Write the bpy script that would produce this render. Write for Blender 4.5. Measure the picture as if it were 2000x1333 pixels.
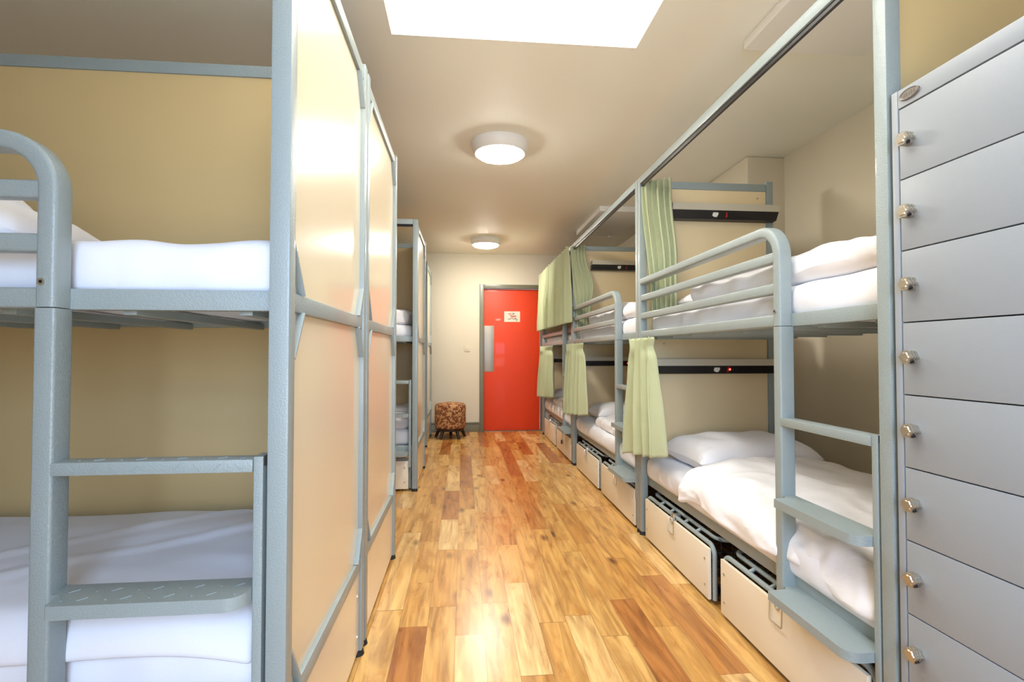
import bpy, bmesh, math, random
from mathutils import Vector, Matrix, noise

for o in list(bpy.data.objects):
    bpy.data.objects.remove(o)
scn = bpy.context.scene
COL = scn.collection
PI = math.pi

# ---------------------------------------------------------------- camera
cam = bpy.data.cameras.new('camera')
cam.sensor_width = 36.0
cam.lens = 1010 / 2000 * 36.0
cam.clip_start = 0.02
camo = bpy.data.objects.new('camera', cam)
camo.location = (0, 0, 1.15)
camo.rotation_euler = (math.radians(90) + math.atan(23.5 / 1010), 0, -math.atan(95 / 1010))
COL.objects.link(camo)
scn.camera = camo

# ---------------------------------------------------------------- view, world, lights
scn.view_settings.view_transform = 'Standard'
scn.view_settings.look = 'None'
scn.view_settings.gamma = 1
scn.view_settings.use_curve_mapping = False
scn.view_settings.exposure = 0.18

world = bpy.data.worlds.new('world')
scn.world = world
world.use_nodes = True
wb = world.node_tree.nodes['Background']
wb.inputs[0].default_value = (0.75, 0.87, 1.0, 1)
wb.inputs[1].default_value = 3.0


def area(name, loc, rot, sx, sy, power, color):
    l = bpy.data.lights.new(name, 'AREA')
    l.shape = 'RECTANGLE'
    l.size = sx
    l.size_y = sy
    l.energy = power
    l.color = color
    o = bpy.data.objects.new(name, l)
    o.location = loc
    o.rotation_euler = rot
    COL.objects.link(o)
    return o


WINDOW_W = 66
CEIL_FILL_W = 24
SKY_W = 22
# daylight coming in at the big window behind the camera and down the skylight, plus an added upward fill
area('window_daylight', (0.15, -1.15, 1.65), (math.radians(40), 0, 0), 1.1, 1.0, WINDOW_W, (0.40, 0.62, 1.0))
area('ceiling_fill', (0.15, -1.18, 0.8), (math.radians(135), 0, 0), 1.1, 0.7, CEIL_FILL_W, (1.0, 0.93, 0.84))  # added fill aimed upward to brighten the ceiling, no source of its own
area('skylight_daylight', (0.25, 1.55, 2.86), (0, 0, 0), 1.05, 1.5, SKY_W, (1.0, 0.96, 0.88))
LAMP_E = 110.0
SKYPANE_E = 2.5

# ---------------------------------------------------------------- materials
MATS = {}


def srgb(r, g, b):
    def f(c):
        c /= 255.0
        return c / 12.92 if c <= 0.04045 else ((c + 0.055) / 1.055) ** 2.4
    return (f(r), f(g), f(b), 1)


def mat(name, col, rough=0.5, metal=0.0, bump=0.0, bscale=100.0, coat=0.0, var=0.0, vscale=3.0, sheen=0.0, detail=3.0, spec=0.5):
    m = bpy.data.materials.new(name)
    m.use_nodes = True
    nt = m.node_tree
    b = nt.nodes['Principled BSDF']
    b.inputs['Base Color'].default_value = col
    b.inputs['Roughness'].default_value = rough
    b.inputs['Metallic'].default_value = metal
    b.inputs['Coat Weight'].default_value = coat
    b.inputs['Sheen Weight'].default_value = sheen
    b.inputs['Specular IOR Level'].default_value = spec
    tc = nt.nodes.new('ShaderNodeTexCoord')
    if var > 0:
        n = nt.nodes.new('ShaderNodeTexNoise')
        n.inputs['Scale'].default_value = vscale
        n.inputs['Detail'].default_value = 4
        nt.links.new(tc.outputs['Object'], n.inputs['Vector'])
        mx = nt.nodes.new('ShaderNodeMix')
        mx.data_type = 'RGBA'
        mx.inputs[6].default_value = [c * (1 - var) for c in col[:3]] + [1]
        mx.inputs[7].default_value = [min(1, c * (1 + var)) for c in col[:3]] + [1]
        nt.links.new(n.outputs['Fac'], mx.inputs[0])
        nt.links.new(mx.outputs[2], b.inputs['Base Color'])
    if bump > 0:
        n = nt.nodes.new('ShaderNodeTexNoise')
        n.inputs['Scale'].default_value = bscale
        n.inputs['Detail'].default_value = detail
        nt.links.new(tc.outputs['Object'], n.inputs['Vector'])
        bp = nt.nodes.new('ShaderNodeBump')
        bp.inputs['Strength'].default_value = bump
        bp.inputs['Distance'].default_value = 0.004
        nt.links.new(n.outputs['Fac'], bp.inputs['Height'])
        nt.links.new(bp.outputs['Normal'], b.inputs['Normal'])
    MATS[name] = m
    return m


def emis(name, col, strength):
    m = mat(name, col, 0.4)
    b = m.node_tree.nodes['Principled BSDF']
    b.inputs['Emission Color'].default_value = col
    b.inputs['Emission Strength'].default_value = strength
    return m


METAL = mat('grey_hammered_paint', srgb(146, 158, 158), 0.38, 0.0, 0.35, 260, 0.15, 0.03, 8)
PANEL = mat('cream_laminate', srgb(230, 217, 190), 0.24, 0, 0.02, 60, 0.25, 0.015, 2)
PANEL_SHADED = mat('cream_laminate_shaded', srgb(205, 180, 130), 0.42, 0, 0.02, 60, 0.0, 0.015, 2)  # satin cream for back and near end panels, their shade put into the colour
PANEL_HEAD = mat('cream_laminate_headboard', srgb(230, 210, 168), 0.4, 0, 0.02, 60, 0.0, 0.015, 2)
DRAWER_P = mat('drawer_cream', srgb(236, 226, 204), 0.4, 0, 0.02, 60, 0.1, 0.02, 2)
WALL = mat('wall_paint', srgb(224, 215, 194), 0.75, 0, 0.10, 40, 0, 0.02, 1.5)
CEIL = mat('ceiling_paint', srgb(243, 241, 228), 0.6, 0, 0.12, 2.2, 0, 0.02, 1.0)
WHITE = mat('white_paint', srgb(240, 238, 232), 0.4)
LINEN = mat('white_linen', srgb(240, 240, 244), 0.85, 0, 0.7, 18, 0, 0.02, 5, 0.2, 6)
LINEN2 = mat('white_cotton_sheet', srgb(234, 236, 244), 0.85, 0, 0.6, 12, 0, 0.02, 5, 0.2, 5)
GREEN = mat('sage_green_curtain', srgb(182, 189, 150), 0.85, 0, 0.25, 500, 0, 0.05, 9, 0.3)
LINING = mat('pink_blanket', srgb(190, 160, 165), 0.9, 0, 0.2, 80)
BLACK = mat('black_plastic', srgb(22, 21, 24), 0.35)
RUBBER = mat('black_rubber', srgb(28, 28, 30), 0.7)
WIRE = mat('black_wire', srgb(40, 42, 48), 0.4, 0.3)
STEEL = mat('bright_steel', srgb(200, 198, 190), 0.28, 0.9)
BRUSHED = mat('brushed_steel', srgb(172, 166, 156), 0.42, 0.75, 0.1, 200)
ALU = mat('pale_profile', srgb(196, 190, 172), 0.4, 0.1)
BRASS = mat('nickel_brass', srgb(190, 184, 172), 0.34, 0.9)
LOCKER = mat('locker_grey_enamel', srgb(148, 155, 162), 0.42, 0, 0.05, 400, 0.0, 0.02, 3)
OLIVE = mat('olive_grey_gloss', srgb(118, 116, 96), 0.35, 0, 0.03, 30, 0.1)
RED = mat('orange_red_door_paint', srgb(232, 64, 12), 0.5, 0, 0.03, 25, 0.06, 0.03, 2)
PAPER = mat('paper', srgb(228, 222, 205), 0.6)
INK_R = mat('red_ink', srgb(205, 110, 95), 0.6)
INK_K = mat('dark_ink', srgb(75, 70, 65), 0.6)
INK_G = mat('green_ink', srgb(150, 180, 120), 0.6)
REDP = mat('red_plastic', srgb(190, 40, 25), 0.35)
BADGE = mat('badge_grey', srgb(120, 113, 106), 0.4, 0.3, 0.1, 300)
DARKWOOD = mat('dark_stained_wood', srgb(34, 20, 18), 0.4)
LED = emis('red_led', (1, 0.03, 0.02, 1), 12)
DIFF = emis('lamp_diffuser', (1.0, 0.95, 0.86, 1), LAMP_E)
SKYP = emis('opal_skylight', (1.0, 0.98, 0.94, 1), SKYPANE_E)


def wood_floor():
    m = bpy.data.materials.new('oak_plank_floor')
    m.use_nodes = True
    nt = m.node_tree
    N, L = nt.nodes, nt.links
    b = N['Principled BSDF']

    def math_(op, a, c=None, d=None):
        n = N.new('ShaderNodeMath')
        n.operation = op
        for i, v in enumerate((a, c, d)):
            if v is None:
                continue
            if isinstance(v, (int, float)):
                n.inputs[i].default_value = v
            else:
                L.new(v, n.inputs[i])
        return n.outputs[0]
    tc = N.new('ShaderNodeTexCoord')
    sep = N.new('ShaderNodeSeparateXYZ')
    L.new(tc.outputs['Object'], sep.inputs[0])
    X, Y = sep.outputs[0], sep.outputs[1]
    xs = math_('DIVIDE', math_('ADD', X, 10 - 0.058), 0.118)
    row = math_('FLOOR', xs)
    wn = N.new('ShaderNodeTexWhiteNoise')
    wn.noise_dimensions = '1D'
    L.new(row, wn.inputs['W'])
    rr = wn.outputs['Value']
    wn2 = N.new('ShaderNodeTexWhiteNoise')
    wn2.noise_dimensions = '1D'
    L.new(math_('ADD', row, 57.3), wn2.inputs['W'])
    plen = math_('ADD', math_('MULTIPLY', wn2.outputs['Value'], 0.5), 0.5)
    # warp positions so lengths vary within a row too
    yo = math_('ADD', Y, math_('MULTIPLY', rr, 7.0))
    yw = math_('ADD', yo, math_('MULTIPLY', math_('SINE', math_('MULTIPLY', yo, 2.3)), 0.16))
    ys = math_('DIVIDE', math_('ADD', yw, 20), plen)
    colid = math_('FLOOR', ys)
    cmb = N.new('ShaderNodeCombineXYZ')
    L.new(row, cmb.inputs[0])
    L.new(colid, cmb.inputs[1])
    wn3 = N.new('ShaderNodeTexWhiteNoise')
    wn3.noise_dimensions = '3D'
    L.new(cmb.outputs[0], wn3.inputs['Vector'])
    pid = wn3.outputs['Value']
    ramp = N.new('ShaderNodeValToRGB')
    L.new(pid, ramp.inputs[0])
    els = [(0.0, (238, 204, 144)), (0.2, (226, 184, 114)), (0.5, (215, 166, 92)), (0.68, (206, 153, 80)),
           (0.82, (192, 134, 68)), (0.93, (176, 112, 54)), (1.0, (190, 130, 68))]
    ramp.color_ramp.elements[0].position = 0
    ramp.color_ramp.elements[0].color = srgb(*els[0][1])
    ramp.color_ramp.elements[1].position = 1
    ramp.color_ramp.elements[1].color = srgb(*els[-1][1])
    for p, c in els[1:-1]:
        e = ramp.color_ramp.elements.new(p)
        e.color = srgb(*c)
    # grain
    gv = N.new('ShaderNodeCombineXYZ')
    L.new(math_('MULTIPLY', X, 26), gv.inputs[0])
    L.new(math_('MULTIPLY', Y, 2.2), gv.inputs[1])
    L.new(math_('MULTIPLY', pid, 90), gv.inputs[2])
    gn = N.new('ShaderNodeTexNoise')
    gn.inputs['Scale'].default_value = 1.0
    gn.inputs['Detail'].default_value = 6
    gn.inputs['Distortion'].default_value = 1.2
    L.new(gv.outputs[0], gn.inputs['Vector'])
    gr = N.new('ShaderNodeValToRGB')
    gr.color_ramp.elements[0].position = 0.28
    gr.color_ramp.elements[0].color = (0.56, 0.46, 0.36, 1)
    gr.color_ramp.elements[1].position = 0.62
    gr.color_ramp.elements[1].color = (1.08, 1.05, 1.0, 1)
    L.new(gn.outputs['Fac'], gr.inputs[0])
    mul = N.new('ShaderNodeMix')
    mul.data_type = 'RGBA'
    mul.blend_type = 'MULTIPLY'
    mul.inputs[0].default_value = 1.0
    L.new(ramp.outputs[0], mul.inputs[6])
    L.new(gr.outputs[0], mul.inputs[7])
    # big soft patches and knots
    kv = N.new('ShaderNodeCombineXYZ')
    L.new(math_('MULTIPLY', X, 9.0), kv.inputs[0])
    L.new(math_('MULTIPLY', Y, 2.4), kv.inputs[1])
    L.new(math_('MULTIPLY', pid, 31), kv.inputs[2])
    kn = N.new('ShaderNodeTexNoise')
    kn.inputs['Scale'].default_value = 1.0
    kn.inputs['Detail'].default_value = 4
    kn.inputs['Distortion'].default_value = 1.5
    L.new(kv.outputs[0], kn.inputs['Vector'])
    kr = N.new('ShaderNodeValToRGB')
    kr.color_ramp.elements[0].position = 0.24
    kr.color_ramp.elements[0].color = (0.66, 0.46, 0.28, 1)
    kr.color_ramp.elements[1].position = 0.58
    kr.color_ramp.elements[1].color = (1, 1, 1, 1)
    L.new(kn.outputs['Fac'], kr.inputs[0])
    mul2 = N.new('ShaderNodeMix')
    mul2.data_type = 'RGBA'
    mul2.blend_type = 'MULTIPLY'
    mul2.inputs[0].default_value = 0.75
    L.new(mul.outputs[2], mul2.inputs[6])
    L.new(kr.outputs[0], mul2.inputs[7])
    vv = N.new('ShaderNodeCombineXYZ')
    L.new(math_('ADD', math_('MULTIPLY', X, 6.0), math_('MULTIPLY', gn.outputs['Fac'], 0.35)), vv.inputs[0])
    L.new(math_('MULTIPLY', Y, 2.6), vv.inputs[1])
    L.new(math_('MULTIPLY', row, 3.7), vv.inputs[2])
    vo = N.new('ShaderNodeTexVoronoi')
    vo.inputs['Scale'].default_value = 1.0
    L.new(vv.outputs[0], vo.inputs['Vector'])
    vr = N.new('ShaderNodeValToRGB')
    vr.color_ramp.elements[0].position = 0.045
    vr.color_ramp.elements[0].color = (0.16, 0.08, 0.04, 1)
    vr.color_ramp.elements[1].position = 0.19
    vr.color_ramp.elements[1].color = (1, 1, 1, 1)
    L.new(vo.outputs['Distance'], vr.inputs[0])
    mul3 = N.new('ShaderNodeMix')
    mul3.data_type = 'RGBA'
    mul3.blend_type = 'MULTIPLY'
    mul3.inputs[0].default_value = 0.85
    L.new(mul2.outputs[2], mul3.inputs[6])
    L.new(vr.outputs[0], mul3.inputs[7])
    # seams
    fx = math_('FRACT', xs)
    ex = math_('LESS_THAN', math_('MINIMUM', fx, math_('SUBTRACT', 1.0, fx)), 0.010)
    fy = math_('FRACT', ys)
    ey = math_('LESS_THAN', math_('MINIMUM', fy, math_('SUBTRACT', 1.0, fy)), 0.0022)
    seam = math_('MAXIMUM', ex, ey)
    mul4 = N.new('ShaderNodeMix')
    mul4.data_type = 'RGBA'
    L.new(math_('MULTIPLY', seam, 0.6), mul4.inputs[0])
    L.new(mul3.outputs[2], mul4.inputs[6])
    mul4.inputs[7].default_value = srgb(120, 72, 30)
    L.new(mul4.outputs[2], b.inputs['Base Color'])
    L.new(math_('ADD', math_('MULTIPLY', kn.outputs['Fac'], 0.18), 0.2), b.inputs['Roughness'])
    b.inputs['Coat Weight'].default_value = 0.25
    b.inputs['Coat Roughness'].default_value = 0.22
    bp = N.new('ShaderNodeBump')
    bp.inputs['Strength'].default_value = 0.25
    bp.inputs['Distance'].default_value = 0.002
    L.new(math_('SUBTRACT', math_('MULTIPLY', gn.outputs['Fac'], 0.4), seam), bp.inputs['Height'])
    L.new(bp.outputs['Normal'], b.inputs['Normal'])
    return m


FLOOR = wood_floor()


def leopard():
    m = mat('spotted_fabric', srgb(150, 95, 60), 0.85, 0, 0.2, 120)
    nt = m.node_tree
    N, L = nt.nodes, nt.links
    b = N['Principled BSDF']
    tc = N.new('ShaderNodeTexCoord')
    vo = N.new('ShaderNodeTexVoronoi')
    vo.feature = 'F1'
    vo.inputs['Scale'].default_value = 34
    nz = N.new('ShaderNodeTexNoise')
    nz.inputs['Scale'].default_value = 20
    mp = N.new('ShaderNodeMix')
    mp.data_type = 'RGBA'
    mp.inputs[0].default_value = 0.08
    L.new(tc.outputs['Object'], nz.inputs['Vector'])
    L.new(tc.outputs['Object'], mp.inputs[6])
    L.new(nz.outputs['Color'], mp.inputs[7])
    L.new(mp.outputs[2], vo.inputs['Vector'])
    cr = N.new('ShaderNodeValToRGB')
    e = cr.color_ramp.elements
    e[0].position = 0.22
    e[0].color = srgb(170, 95, 50)
    e[1].position = 0.62
    e[1].color = srgb(196, 148, 100)
    a = e.new(0.34)
    a.color = srgb(84, 44, 26)
    a = e.new(0.46)
    a.color = srgb(96, 52, 32)
    L.new(vo.outputs['Distance'], cr.inputs[0])
    L.new(cr.outputs[0], b.inputs['Base Color'])
    return m


LEOPARD = leopard()


# ---------------------------------------------------------------- mesh helpers
class MB:
    """Collects shapes, in room coordinates, for ONE mesh object."""

    def __init__(s):
        s.bm = bmesh.new()

    def box(s, a, b, bev=0.0):
        lo = [min(a[i], b[i]) for i in range(3)]
        hi = [max(a[i], b[i]) for i in range(3)]
        r = bmesh.ops.create_cube(s.bm, size=1.0)
        for v in r['verts']:
            v.co = Vector([lo[i] + (v.co[i] + 0.5) * (hi[i] - lo[i]) for i in range(3)])
        if bev > 0:
            es = list({e for v in r['verts'] for e in v.link_edges})
            bmesh.ops.bevel(s.bm, geom=es, offset=min(bev, 0.45 * min(hi[i] - lo[i] for i in range(3))), segments=2, affect='EDGES', profile=0.6)
        return s

    def rings(s, rings, closed=False, cap=True):
        vs = [[s.bm.verts.new(p) for p in r] for r in rings]
        n = len(vs[0])
        m = len(vs)
        for i in range(m if closed else m - 1):
            a, b = vs[i], vs[(i + 1) % m]
            for j in range(n):
                s.bm.faces.new((a[j], a[(j + 1) % n], b[(j + 1) % n], b[j]))
        if cap and not closed:
            s.bm.faces.new(list(reversed(vs[0])))
            s.bm.faces.new(vs[-1])
        return s

    def sweep(s, path, side, w, d, r=0.006, closed=False):
        """rounded rectangular section: w across the path in its plane, d along side"""
        side = Vector(side).normalized()
        P = [Vector(p) for p in path]
        n = len(P)
        rings = []
        for i in range(n):
            if closed:
                t = (P[(i + 1) % n] - P[i - 1]).normalized()
            else:
                t = (P[min(i + 1, n - 1)] - P[max(i - 1, 0)]).normalized()
            nn = t.cross(side).normalized()
            ring = []
            for cx, cy, a0 in ((1, 1, 0), (-1, 1, 90), (-1, -1, 180), (1, -1, 270)):
                for k in range(4):
                    a = math.radians(a0 + k * 30)
                    ring.append(P[i] + nn * (cx * (w / 2 - r) + r * math.cos(a)) + side * (cy * (d / 2 - r) + r * math.sin(a)))
            rings.append(ring)
        return s.rings(rings, closed)

    def tube(s, path, r, seg=10, closed=False):
        P = [Vector(p) for p in path]
        n = len(P)
        rings = []
        up = None
        for i in range(n):
            if closed:
                t = (P[(i + 1) % n] - P[i - 1]).normalized()
            else:
                t = (P[min(i + 1, n - 1)] - P[max(i - 1, 0)]).normalized()
            if up is None:
                up = t.orthogonal().normalized()
            up = (up - t * up.dot(t)).normalized()
            w = t.cross(up)
            rings.append([P[i] + up * (r * math.cos(2 * PI * k / seg)) + w * (r * math.sin(2 * PI * k / seg)) for k in range(seg)])
        return s.rings(rings, closed)

    def cyl(s, a, b, r0, r1=None, seg=20):
        a, b = Vector(a), Vector(b)
        r1 = r0 if r1 is None else r1
        t = (b - a).normalized()
        up = t.orthogonal().normalized()
        w = t.cross(up)
        rings = [[p + up * (r * math.cos(2 * PI * k / seg)) + w * (r * math.sin(2 * PI * k / seg)) for k in range(seg)] for p, r in ((a, r0), (b, r1))]
        return s.rings(rings)

    def lathe(s, c, prof, seg=48, axis=2):
        rings = []
        for r, h in prof:
            ring = []
            for k in range(seg):
                a = 2 * PI * k / seg
                ring.append(Vector(c) + Vector((r * math.cos(a), r * math.sin(a), h)))
            rings.append(ring)
        return s.rings(rings)

    def prism(s, pts, z0, z1):
        a = [s.bm.verts.new((x, y, z0)) for x, y in pts]
        b = [s.bm.verts.new((x, y, z1)) for x, y in pts]
        n = len(pts)
        s.bm.faces.new(list(reversed(a)))
        s.bm.faces.new(b)
        for i in range(n):
            s.bm.faces.new((a[i], a[(i + 1) % n], b[(i + 1) % n], b[i]))
        return s

    def grid(s, fn, nu, nv):
        vs = [[s.bm.verts.new(fn(i / nu, j / nv)) for j in range(nv + 1)] for i in range(nu + 1)]
        for i in range(nu):
            for j in range(nv):
                s.bm.faces.new((vs[i][j], vs[i + 1][j], vs[i + 1][j + 1], vs[i][j + 1]))
        return s

    def obj(s, name, m, parent=None, smooth=True, solid=0.0, sub=0, off=None):
        bmesh.ops.recalc_face_normals(s.bm, faces=s.bm.faces)
        if parent is None:
            if off is None:
                xs = [v.co for v in s.bm.verts]
                off = Vector(((min(v.x for v in xs) + max(v.x for v in xs)) / 2,
                              (min(v.y for v in xs) + max(v.y for v in xs)) / 2, min(v.z for v in xs)))
            org = Vector(off)
        else:
            r = parent
            while r.parent:
                r = r.parent
            org = Vector(r.location)
        for v in s.bm.verts:
            v.co -= org
        me = bpy.data.meshes.new(name)
        s.bm.to_mesh(me)
        s.bm.free()
        me.materials.append(m)
        if smooth:
            for p in me.polygons:
                p.use_smooth = True
            me.set_sharp_from_angle(angle=math.radians(38))
        o = bpy.data.objects.new(name, me)
        COL.objects.link(o)
        if parent is None:
            o.location = org
        else:
            o.parent = parent
        if solid:
            md = o.modifiers.new('thickness', 'SOLIDIFY')
            md.thickness = solid
            md.offset = 0
        if sub:
            md = o.modifiers.new('smooth', 'SUBSURF')
            md.levels = sub
            md.render_levels = sub
        return o


def tag(o, label=None, cat=None, group=None, kind=None):
    if label:
        o['label'] = label
    if cat:
        o['category'] = cat
    if group:
        o['group'] = group
    if kind:
        o['kind'] = kind
    return o


def thing(name, loc, label, cat, group=None):
    o = bpy.data.objects.new(name, None)
    o.empty_display_size = 0.1
    o.location = loc
    COL.objects.link(o)
    return tag(o, label, cat, group)


def copy_tree(o, parent=None):
    c = o.copy()
    COL.objects.link(c)
    if parent is not None:
        c.parent = parent
    for ch in list(o.children):
        copy_tree(ch, c)
    return c


def struct(mb, name, m, **k):
    return tag(mb.obj(name, m, None, **k), kind='structure')


# ---------------------------------------------------------------- room shell
CH = 2.61          # ceiling height
YB = 7.6           # back wall
YN = -1.3          # wall behind the camera
XL = -2.44
XR = 2.38
XR2 = 2.09         # the right wall steps in beyond Y = 3.62
T = 0.12
f = MB().box((XL - T, YN - T, -0.1), (XR + T, YB + T, 0))
struct(f, 'floor', FLOOR, smooth=False, off=(0, 0, 0))
# ceiling with a hole for the skylight
SX0, SX1, SY0, SY1 = -0.33, 0.82, 0.75, 2.375
c = MB()
c.box((XL - T, YN - T, CH), (SX0, YB + T, CH + 0.1))
c.box((SX1, YN - T, CH), (XR + T, YB + T, CH + 0.1))
c.box((SX0, YN - T, CH), (SX1, SY0, CH + 0.1))
c.box((SX0, SY1, CH), (SX1, YB + T, CH + 0.1))
struct(c, 'ceiling', CEIL, smooth=False)
k = MB()
k.box((SX0 - 0.02, SY0 - 0.02, CH + 0.1), (SX0, SY1 + 0.02, CH + 0.34))
k.box((SX1, SY0 - 0.02, CH + 0.1), (SX1 + 0.02, SY1 + 0.02, CH + 0.34))
k.box((SX0, SY0 - 0.02, CH + 0.1), (SX1, SY0, CH + 0.34))
k.box((SX0, SY1, CH + 0.1), (SX1, SY1 + 0.02, CH + 0.34))
struct(k, 'trim_1', WHITE, smooth=False)
struct(MB().box((SX0 - 0.02, SY0 - 0.02, CH + 0.34), (SX1 + 0.02, SY1 + 0.02, CH + 0.36)), 'window_1', SKYP, smooth=False)
w = MB().box((XL - T, YN - T, 0), (XL, YB + T, CH))
struct(w, 'wall_left', WALL, smooth=False)
w = MB().box((XR, YN - T, 0), (XR + T, 3.62, CH)).box((XR2, 3.62, 0), (XR + T, YB + T, CH), 0.012)
struct(w, 'wall_right', WALL, smooth=False)
# back wall with the door opening
DX0, DX1, DZ = 0.30, 1.135, 2.10
w = MB()
w.box((XL, YB, 0), (DX0 - 0.065, YB + T, CH))
w.box((DX1 + 0.055, YB, 0), (XR2, YB + T, CH))
w.box((DX0 - 0.065, YB, DZ + 0.06), (DX1 + 0.055, YB + T, CH))
struct(w, 'wall_back', WALL, smooth=False)
# near wall with the window, plus added light-blocking partitions
NX0, NX1, NZ0, NZ1 = -0.5, 0.8, 0.35, 2.2
w = MB()
w.box((XL, YN - T, 0), (NX0, YN, CH)).box((NX1, YN - T, 0), (XR, YN, CH))
w.box((NX0, YN - T, 0), (NX1, YN, NZ0)).box((NX0, YN - T, NZ1), (NX1, YN, CH))
w.box((XL, -0.62, 0), (-0.42, -0.5, CH)).box((0.72, -0.62, 0), (XR, -0.5, CH))  # unseen partitions added to keep window light off the nearest bunk panels
struct(w, 'wall_near_and_blockers', WALL, smooth=False)
w = MB()
for x in (NX0, 0.12, NX1 - 0.05):
    w.box((x, YN - 0.07, NZ0), (x + 0.05, YN - 0.02, NZ1))
for z in (NZ0, 1.55, NZ1 - 0.05):
    w.box((NX0, YN - 0.07, z), (NX1, YN - 0.02, z + 0.05))
struct(w, 'window_2', WHITE, smooth=False)

# door, frame, skirting
d = MB()
d.box((DX0 - 0.065, YB - 0.02, 0), (DX0, YB + 0.10, DZ + 0.06), 0.004)
d.box((DX1, YB - 0.02, 0), (DX1 + 0.055, YB + 0.10, DZ + 0.06), 0.004)
d.box((DX0, YB - 0.02, DZ), (DX1, YB + 0.10, DZ + 0.06), 0.004)
d.box((DX0, YB + 0.045, 0), (DX0 + 0.012, YB + 0.06, DZ))
struct(d, 'trim_2', OLIVE, off=(0.7, YB, 0))
door = struct(MB().box((DX0 + 0.004, YB + 0.03, 0.008), (DX1 - 0.004, YB + 0.075, DZ - 0.004), 0.003), 'door_1', RED)
MB().box((DX0 + 0.006, YB + 0.026, 0.875), (DX0 + 0.15, YB + 0.0302, 1.553), 0.001).obj('push_plate', BRUSHED, door)
b = MB()
b.box((XL, YB - 0.018, 0), (DX0 - 0.066, YB, 0.115), 0.002).box((XL, YB - 0.026, 0.118), (DX0 - 0.066, YB, 0.142), 0.005)
struct(b, 'baseboard_back', OLIVE)
struct(MB().box((DX0 - 0.065, YB, -0.02), (DX1 + 0.055, YB + T, 0.006)), 'trim_3', OLIVE)
b = MB().box((XL, YN, 0), (XL + 0.018, YB - 0.03, 0.14), 0.004)
struct(b, 'baseboard_left', OLIVE)
b = MB().box((XR2 - 0.018, 3.66, 0), (XR2, YB, 0.14), 0.004).box((XR - 0.018, YN, 0), (XR, 3.6, 0.14), 0.004)
struct(b, 'baseboard_right', OLIVE)

# notice on the door
nt_ = thing('notice', (0.72, YB + 0.03, 1.60), 'small printed paper notice taped to the orange-red door', 'notice')
MB().box((0.602, YB + 0.0285, 1.612), (0.838, YB + 0.0298, 1.768)).obj('sheet', PAPER, nt_, smooth=False)
p = MB()
for a, z, wd, h in ((0.66, 1.728, 0.05, 0.012), (0.68, 1.706, 0.03, 0.012), (0.70, 1.685, 0.08, 0.02), (0.69, 1.663, 0.05, 0.012)):
    p.box((a, YB + 0.0278, z), (a + wd, YB + 0.0285, z + h))
p.obj('red_print', INK_R, nt_, smooth=False)
p = MB()
for a, z, wd, h in ((0.726, 1.715, 0.010, 0.03), (0.742, 1.725, 0.012, 0.018), (0.655, 1.648, 0.045, 0.008), (0.75, 1.655, 0.03, 0.012), (0.73, 1.645, 0.02, 0.006)):
    p.box((a, YB + 0.0276, z), (a + wd, YB + 0.0285, z + h))
tag(p.obj('dark_print', INK_K, nt_, smooth=False), kind='stuff')
MB().box((0.775, YB + 0.0277, 1.63), (0.80, YB + 0.0285, 1.655)).obj('green_print', INK_G, nt_, smooth=False)

# light switch
sw = thing('light_switch', (0.055, YB, 1.175), 'small cream light switch plate on the back wall left of the red door', 'light switch')
MB().box((0.012, YB - 0.009, 1.172), (0.098, YB, 1.258), 0.004).obj('switch_plate', WALL, sw)
MB().box((0.04, YB - 0.014, 1.2), (0.07, YB - 0.008, 1.235), 0.003).obj('rocker', WALL, sw)

# ---------------------------------------------------------------- ceiling fittings
def ceiling_lamp(x, y, label):
    t = thing('ceiling_light', (x, y, CH - 0.11), label, 'ceiling light', 'round ceiling lights down the middle of the room')
    MB().lathe((x, y, 0), [(0.198, CH), (0.200, CH - 0.012), (0.196, CH - 0.03), (0.178, CH - 0.072), (0.172, CH - 0.078), (0.160, CH - 0.076), (0.160, CH - 0.05)]).obj('lamp_ring', WHITE, t)
    MB().lathe((x, y, 0), [(0.159, CH - 0.05), (0.159, CH - 0.080), (0.150, CH - 0.092), (0.12, CH - 0.101), (0.07, CH - 0.107), (0.002, CH - 0.109)]).obj('diffuser', DIFF, t)
    MB().box((x - 0.186, y - 0.02, CH - 0.045), (x - 0.176, y + 0.01, CH - 0.033)).obj('clip', WHITE, t)
    return t


ceiling_lamp(0.25, 3.56, 'round white glowing ceiling light, the nearer and larger-looking one')
ceiling_lamp(0.283, 6.60, 'round white glowing ceiling light, the far one close to the red door')

t = tag(MB().box((1.30, 0.9, CH - 0.045), (1.9, 2.27, CH), 0.006).obj('ceiling_panel', WHITE), 'flat white ceiling panel above the right bunk nearest the camera', 'ceiling panel')
t = tag(MB().box((1.34, 4.98, CH - 0.055), (1.85, 6.04, CH), 0.006).obj('ceiling_panel', WHITE), 'flat white ceiling panel above the right row, the far one', 'ceiling panel')
t = thing('smoke_detector', (1.80, 6.15, CH - 0.05), 'small white smoke detector on the ceiling above the middle right bunk', 'smoke detector')
MB().lathe((1.80, 6.15, 0), [(0.06, CH), (0.06, CH - 0.015), (0.052, CH - 0.022), (0.02, CH - 0.022)]).obj('detector_base', WHITE, t)
MB().lathe((1.80, 6.15, 0), [(0.040, CH - 0.022), (0.040, CH - 0.04), (0.03, CH - 0.05), (0.004, CH - 0.052)]).obj('sensor_cap', WHITE, t)

# ---------------------------------------------------------------- bunk beds
PZ = 0.044   # post section
W = 0.90


def arc(cx, cz, r, a0, a1, n=8):
    return [(cx + r * math.cos(math.radians(a0 + (a1 - a0) * i / n)), cz + r * math.sin(math.radians(a0 + (a1 - a0) * i / n))) for i in range(n + 1)]


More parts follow.
